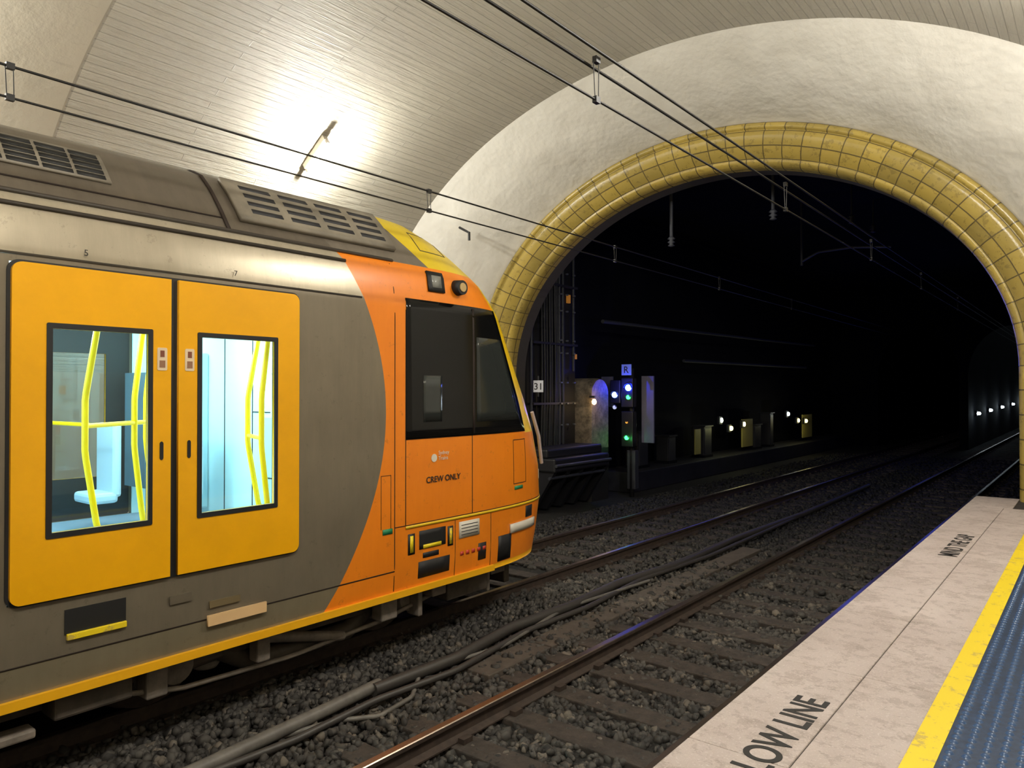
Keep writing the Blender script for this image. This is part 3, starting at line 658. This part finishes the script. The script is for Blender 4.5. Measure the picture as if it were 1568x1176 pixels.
lathe('pillar_bulb',(.12,-.47,2.38),[(.01,.0),(.05,.03),(.06,.08),(.03,.14)],em('pillar_bulb_glow',(1,.6,.2),7),A)
C=empty('cable_riser')
M_pier=mat('pier_near_black',(.006,.006,.008),.7,nscale=3,namt=.4)  # near-black with slight mottling
boxes('pier',[(-10.88,-10.12,13.0,15.2,-.2,7.38)],M_pier,C,.03)
tube('pipes',[[(-10.05,13.3,1.3),(-10.05,13.3,4.3),(-9.9,13.6,4.7),(-9.9,13.9,6.8)],[(-10.05,14.4,.9),(-10.05,14.4,7)],[(-10.05,14.55,.9),(-10.05,14.55,7)],[(-10.05,15.0,3),(-10.05,15.0,7)]],.035,M_greyt,C)
tube('cable_bundle',[[(-10.05,13.66+i*.07,.6),(-10.02+.03*math.sin(i*2),13.68+i*.07,3),(-10.05,13.66+i*.07,7)] for i in range(10)],.024,M_greyd,C,True)
boxes('brackets',[(-10.12,-9.98,13.3,15.1,z,z+.05) for z in(2.2,3.6,5.0)],M_greyd,C)
boxes('insulators',[(-10.0,-9.95,yy,yy+.05,z,z+.035) for z in(1.7,2.2,2.7,3.4,3.7,4.4,4.8,5.3) for yy in(14.35,14.6,14.9)],M_grey,C)
boxes('amber_marker',[(-10.12,-10.06,14.80,14.90,4.65,4.85),(-10.12,-10.06,15.1,15.18,3.3,3.42)],em('amber_marker_glow',(.5,.2,.03),.2),C)
# cantilevered cable shelf with undercut brackets at the foot of the pier
SH=empty('cable_shelf')
M_shf=mat('shelf_black_steel',(.015,.015,.018),.5)
boxes('shelf_body',[(-10.1,-9.15,12.95,15.2,.75,1.05),(-10.1,-9.35,12.95,15.2,1.05,1.25)],M_shf,SH,.04)
v=[];f=[]
for yy in np.arange(13.0,15.2,.54):
    k=len(v); v+=[(-10.1,yy,-.15),(-9.8,yy,-.15),(-9.2,yy,.76),(-10.1,yy,.76),(-10.1,yy+.12,-.15),(-9.8,yy+.12,-.15),(-9.2,yy+.12,.76),(-10.1,yy+.12,.76)]
    f+=[tuple(i+k for i in q_) for q_ in BF]
mesh('shelf_brackets',v,f,M_shf,SH)
tube('shelf_pipes',[[(-9.12,12.95,.9),(-9.12,15.2,.9)],[(-9.3,12.95,.62),(-9.3,15.2,.62)]],.035,M_greyt,SH)
M_cabd=mat('cabinet_door',(.03,.03,.034),.5)
def cab(x,y,w,h,d=.4,z=-.2):
    E=empty('equipment_cabinet',(x,y,z)); boxes('case',[(-d/2,d/2,-w/2,w/2,0,h)],M_greyd,E,.02); boxes('door_panel',[(d/2,d/2+.015,-w/2+.04,w/2-.04,.06,h-.06)],M_cabd,E,.01)
    boxes('plinth',[(-d/2-.03,d/2+.03,-w/2-.03,w/2+.03,0,.08)],M_dark,E); boxes('hood',[(-d/2-.03,d/2+.05,-w/2-.03,w/2+.03,h,h+.04)],M_greyd,E)
for y,w,h in((18.6,.6,1.0),(20.4,.5,.8),(23,.6,1.0),(27.5,.7,.9),(29,.4,1.3)): cab(-10.3,y,w,h,z=.352)
LW=empty('tunnel_walkway'); boxes('ledge',[(-10.88,-9.75,17.3,39.5,-.2,.35)],mat('ledge_concrete',(.02,.02,.024),.7,nscale=2,namt=.4),LW,.03)
def sign(loc,w,h,txt,rot=(math.pi/2,0,math.radians(35))):
    E=empty('trackside_sign',loc,rot); boxes('plate',[(-w/2,w/2,-h/2,h/2,-.01,0)],mat('sign_white',(.6,.6,.6),.4,emis=(.6,.65,.8),estr=.06),E)
    boxes('mount',[(-.015,.015,-h/2-.1,h/2+.1,-.04,-.01)],M_greyd,E)
    text('sign_text',txt,(0,-h*.28,.003),h*.8,M_paint,E,(0,0,0),'CENTER')
sign((-9.74,13.15,2.62),.22,.26,'31')
tube('wall_conduit',[[(-9.95,16.2,4.3),(-9.95,34,4.55)],[(-10.0,21,3.45),(-10.0,33,3.55)]],.05,M_greyt)
def bulkhead(x,y,z,e,col,sz=.09,st=9):
    E=empty('bulkhead_light',(x,y,z)); boxes('housing',[(-.10,.0,-.12,.12,-.14,.14)],M_greyd,E,.02)
    lathe('dome',(.02,0,-.08),[(.02,0),(sz*.8,.02),(sz,.08),(sz*.8,.14),(.02,.16)],em('bulkhead_glow_%d'%int(y*10),col,st),E,12)
    point('bulb',(.3,-.1,0),e,col,0,E)
for y,z,e,c,s in((23.6,1.55,2,(.9,1,.75),.05),(24.4,1.25,2,(.85,.8,.3),.075),(25.6,1.35,1.5,(1,.9,.5),.05),(30.3,1.6,2,(.9,1,.95),.07),(31.6,1.3,2,(1,.85,.35),.06),(32.6,1.25,1.5,(.9,.8,.3),.08)): bulkhead(-9.9,y,z,e*1.8,c,s,4)
boxes('lit_wall_panel',[(-10.15,-10.1,26,27,.5,1.5),(-10.15,-10.1,32.9,34.2,.5,1.5),(-10.12,-10.08,22,22.4,.5,1.3)],mat('panel_olive',(.45,.40,.10),.6),LW)
for y,e in((42,2.5),(47,3),(53,4),(60,5),(68,6),(78,7)): bulkhead(-4.66,y,1.45+(y-42)*.012,e*1.4,(.75,.9,1),.13,9)
RG=empty('overhead_line_support')
tube('drop_tubes',[[(-6.0,19.5,7.4),(-6.0,19.5,5.75)],[(-4.9,14.2,7.4),(-4.9,14.2,5.9)],[(-6.74,13.6,7.4),(-6.74,13.6,5.5)]],.035,M_greyt,RG)
tube('registration_arm',[(-6.0,19.5,5.85),(-5.6,19.5,6.05),(-4.8,19.5,6.08),(-3.9,19.5,5.98)],.03,M_greyt,RG,True)
for i,(x,y,z) in enumerate(((-6.74,13.6,5.42),(-4.5,18.3,6.4),(-4.5,20.4,6.55),(-4.9,14.2,5.8))):
    lathe('insulator_%d'%i,(x,y,z),[(.02,0),(.07,.02),(.03,.06),(.08,.09),(.03,.13),(.08,.16),(.02,.22)],M_greyt,RG)
tube('insulator_hangers',[[(-4.5,18.3,6.6),(-4.5,18.3,7.4)],[(-4.5,20.4,6.7),(-4.5,20.4,7.4)]],.02,M_greyt,RG)
BR=empty('wire_anchor_bracket'); 
tube('anchor_arm',[(-9.9,10.75,5.75),(-9.6,10.7,5.6),(-9.6,10.7,5.45)],.025,M_black,BR)
# added fill points without any fitting, tint the deeper tunnel faintly blue
point('tunnel_blue_lamp',(-5.0,20,3.5),26,(.08,.13,1),0); point('tunnel_blue_fill_b',(-5.0,31,3.5),22,(.08,.13,1),0)
# ------------------------------------------------------------------ world + camera
w=bpy.data.worlds.new('World'); S.world=w; w.use_nodes=True
w.node_tree.nodes['Background'].inputs[0].default_value=(.1,.15,.5,1); w.node_tree.nodes['Background'].inputs[1].default_value=.01
cd=bpy.data.cameras.new('Camera'); cam=bpy.data.objects.new('Camera',cd); COL.objects.link(cam)
cd.sensor_width=36; cd.lens=25.94; cd.clip_start=.05; cd.clip_end=300
cam.location=(0,0,2.5); cam.rotation_euler=(math.radians(90.6),0,math.radians(38.57))
S.camera=cam
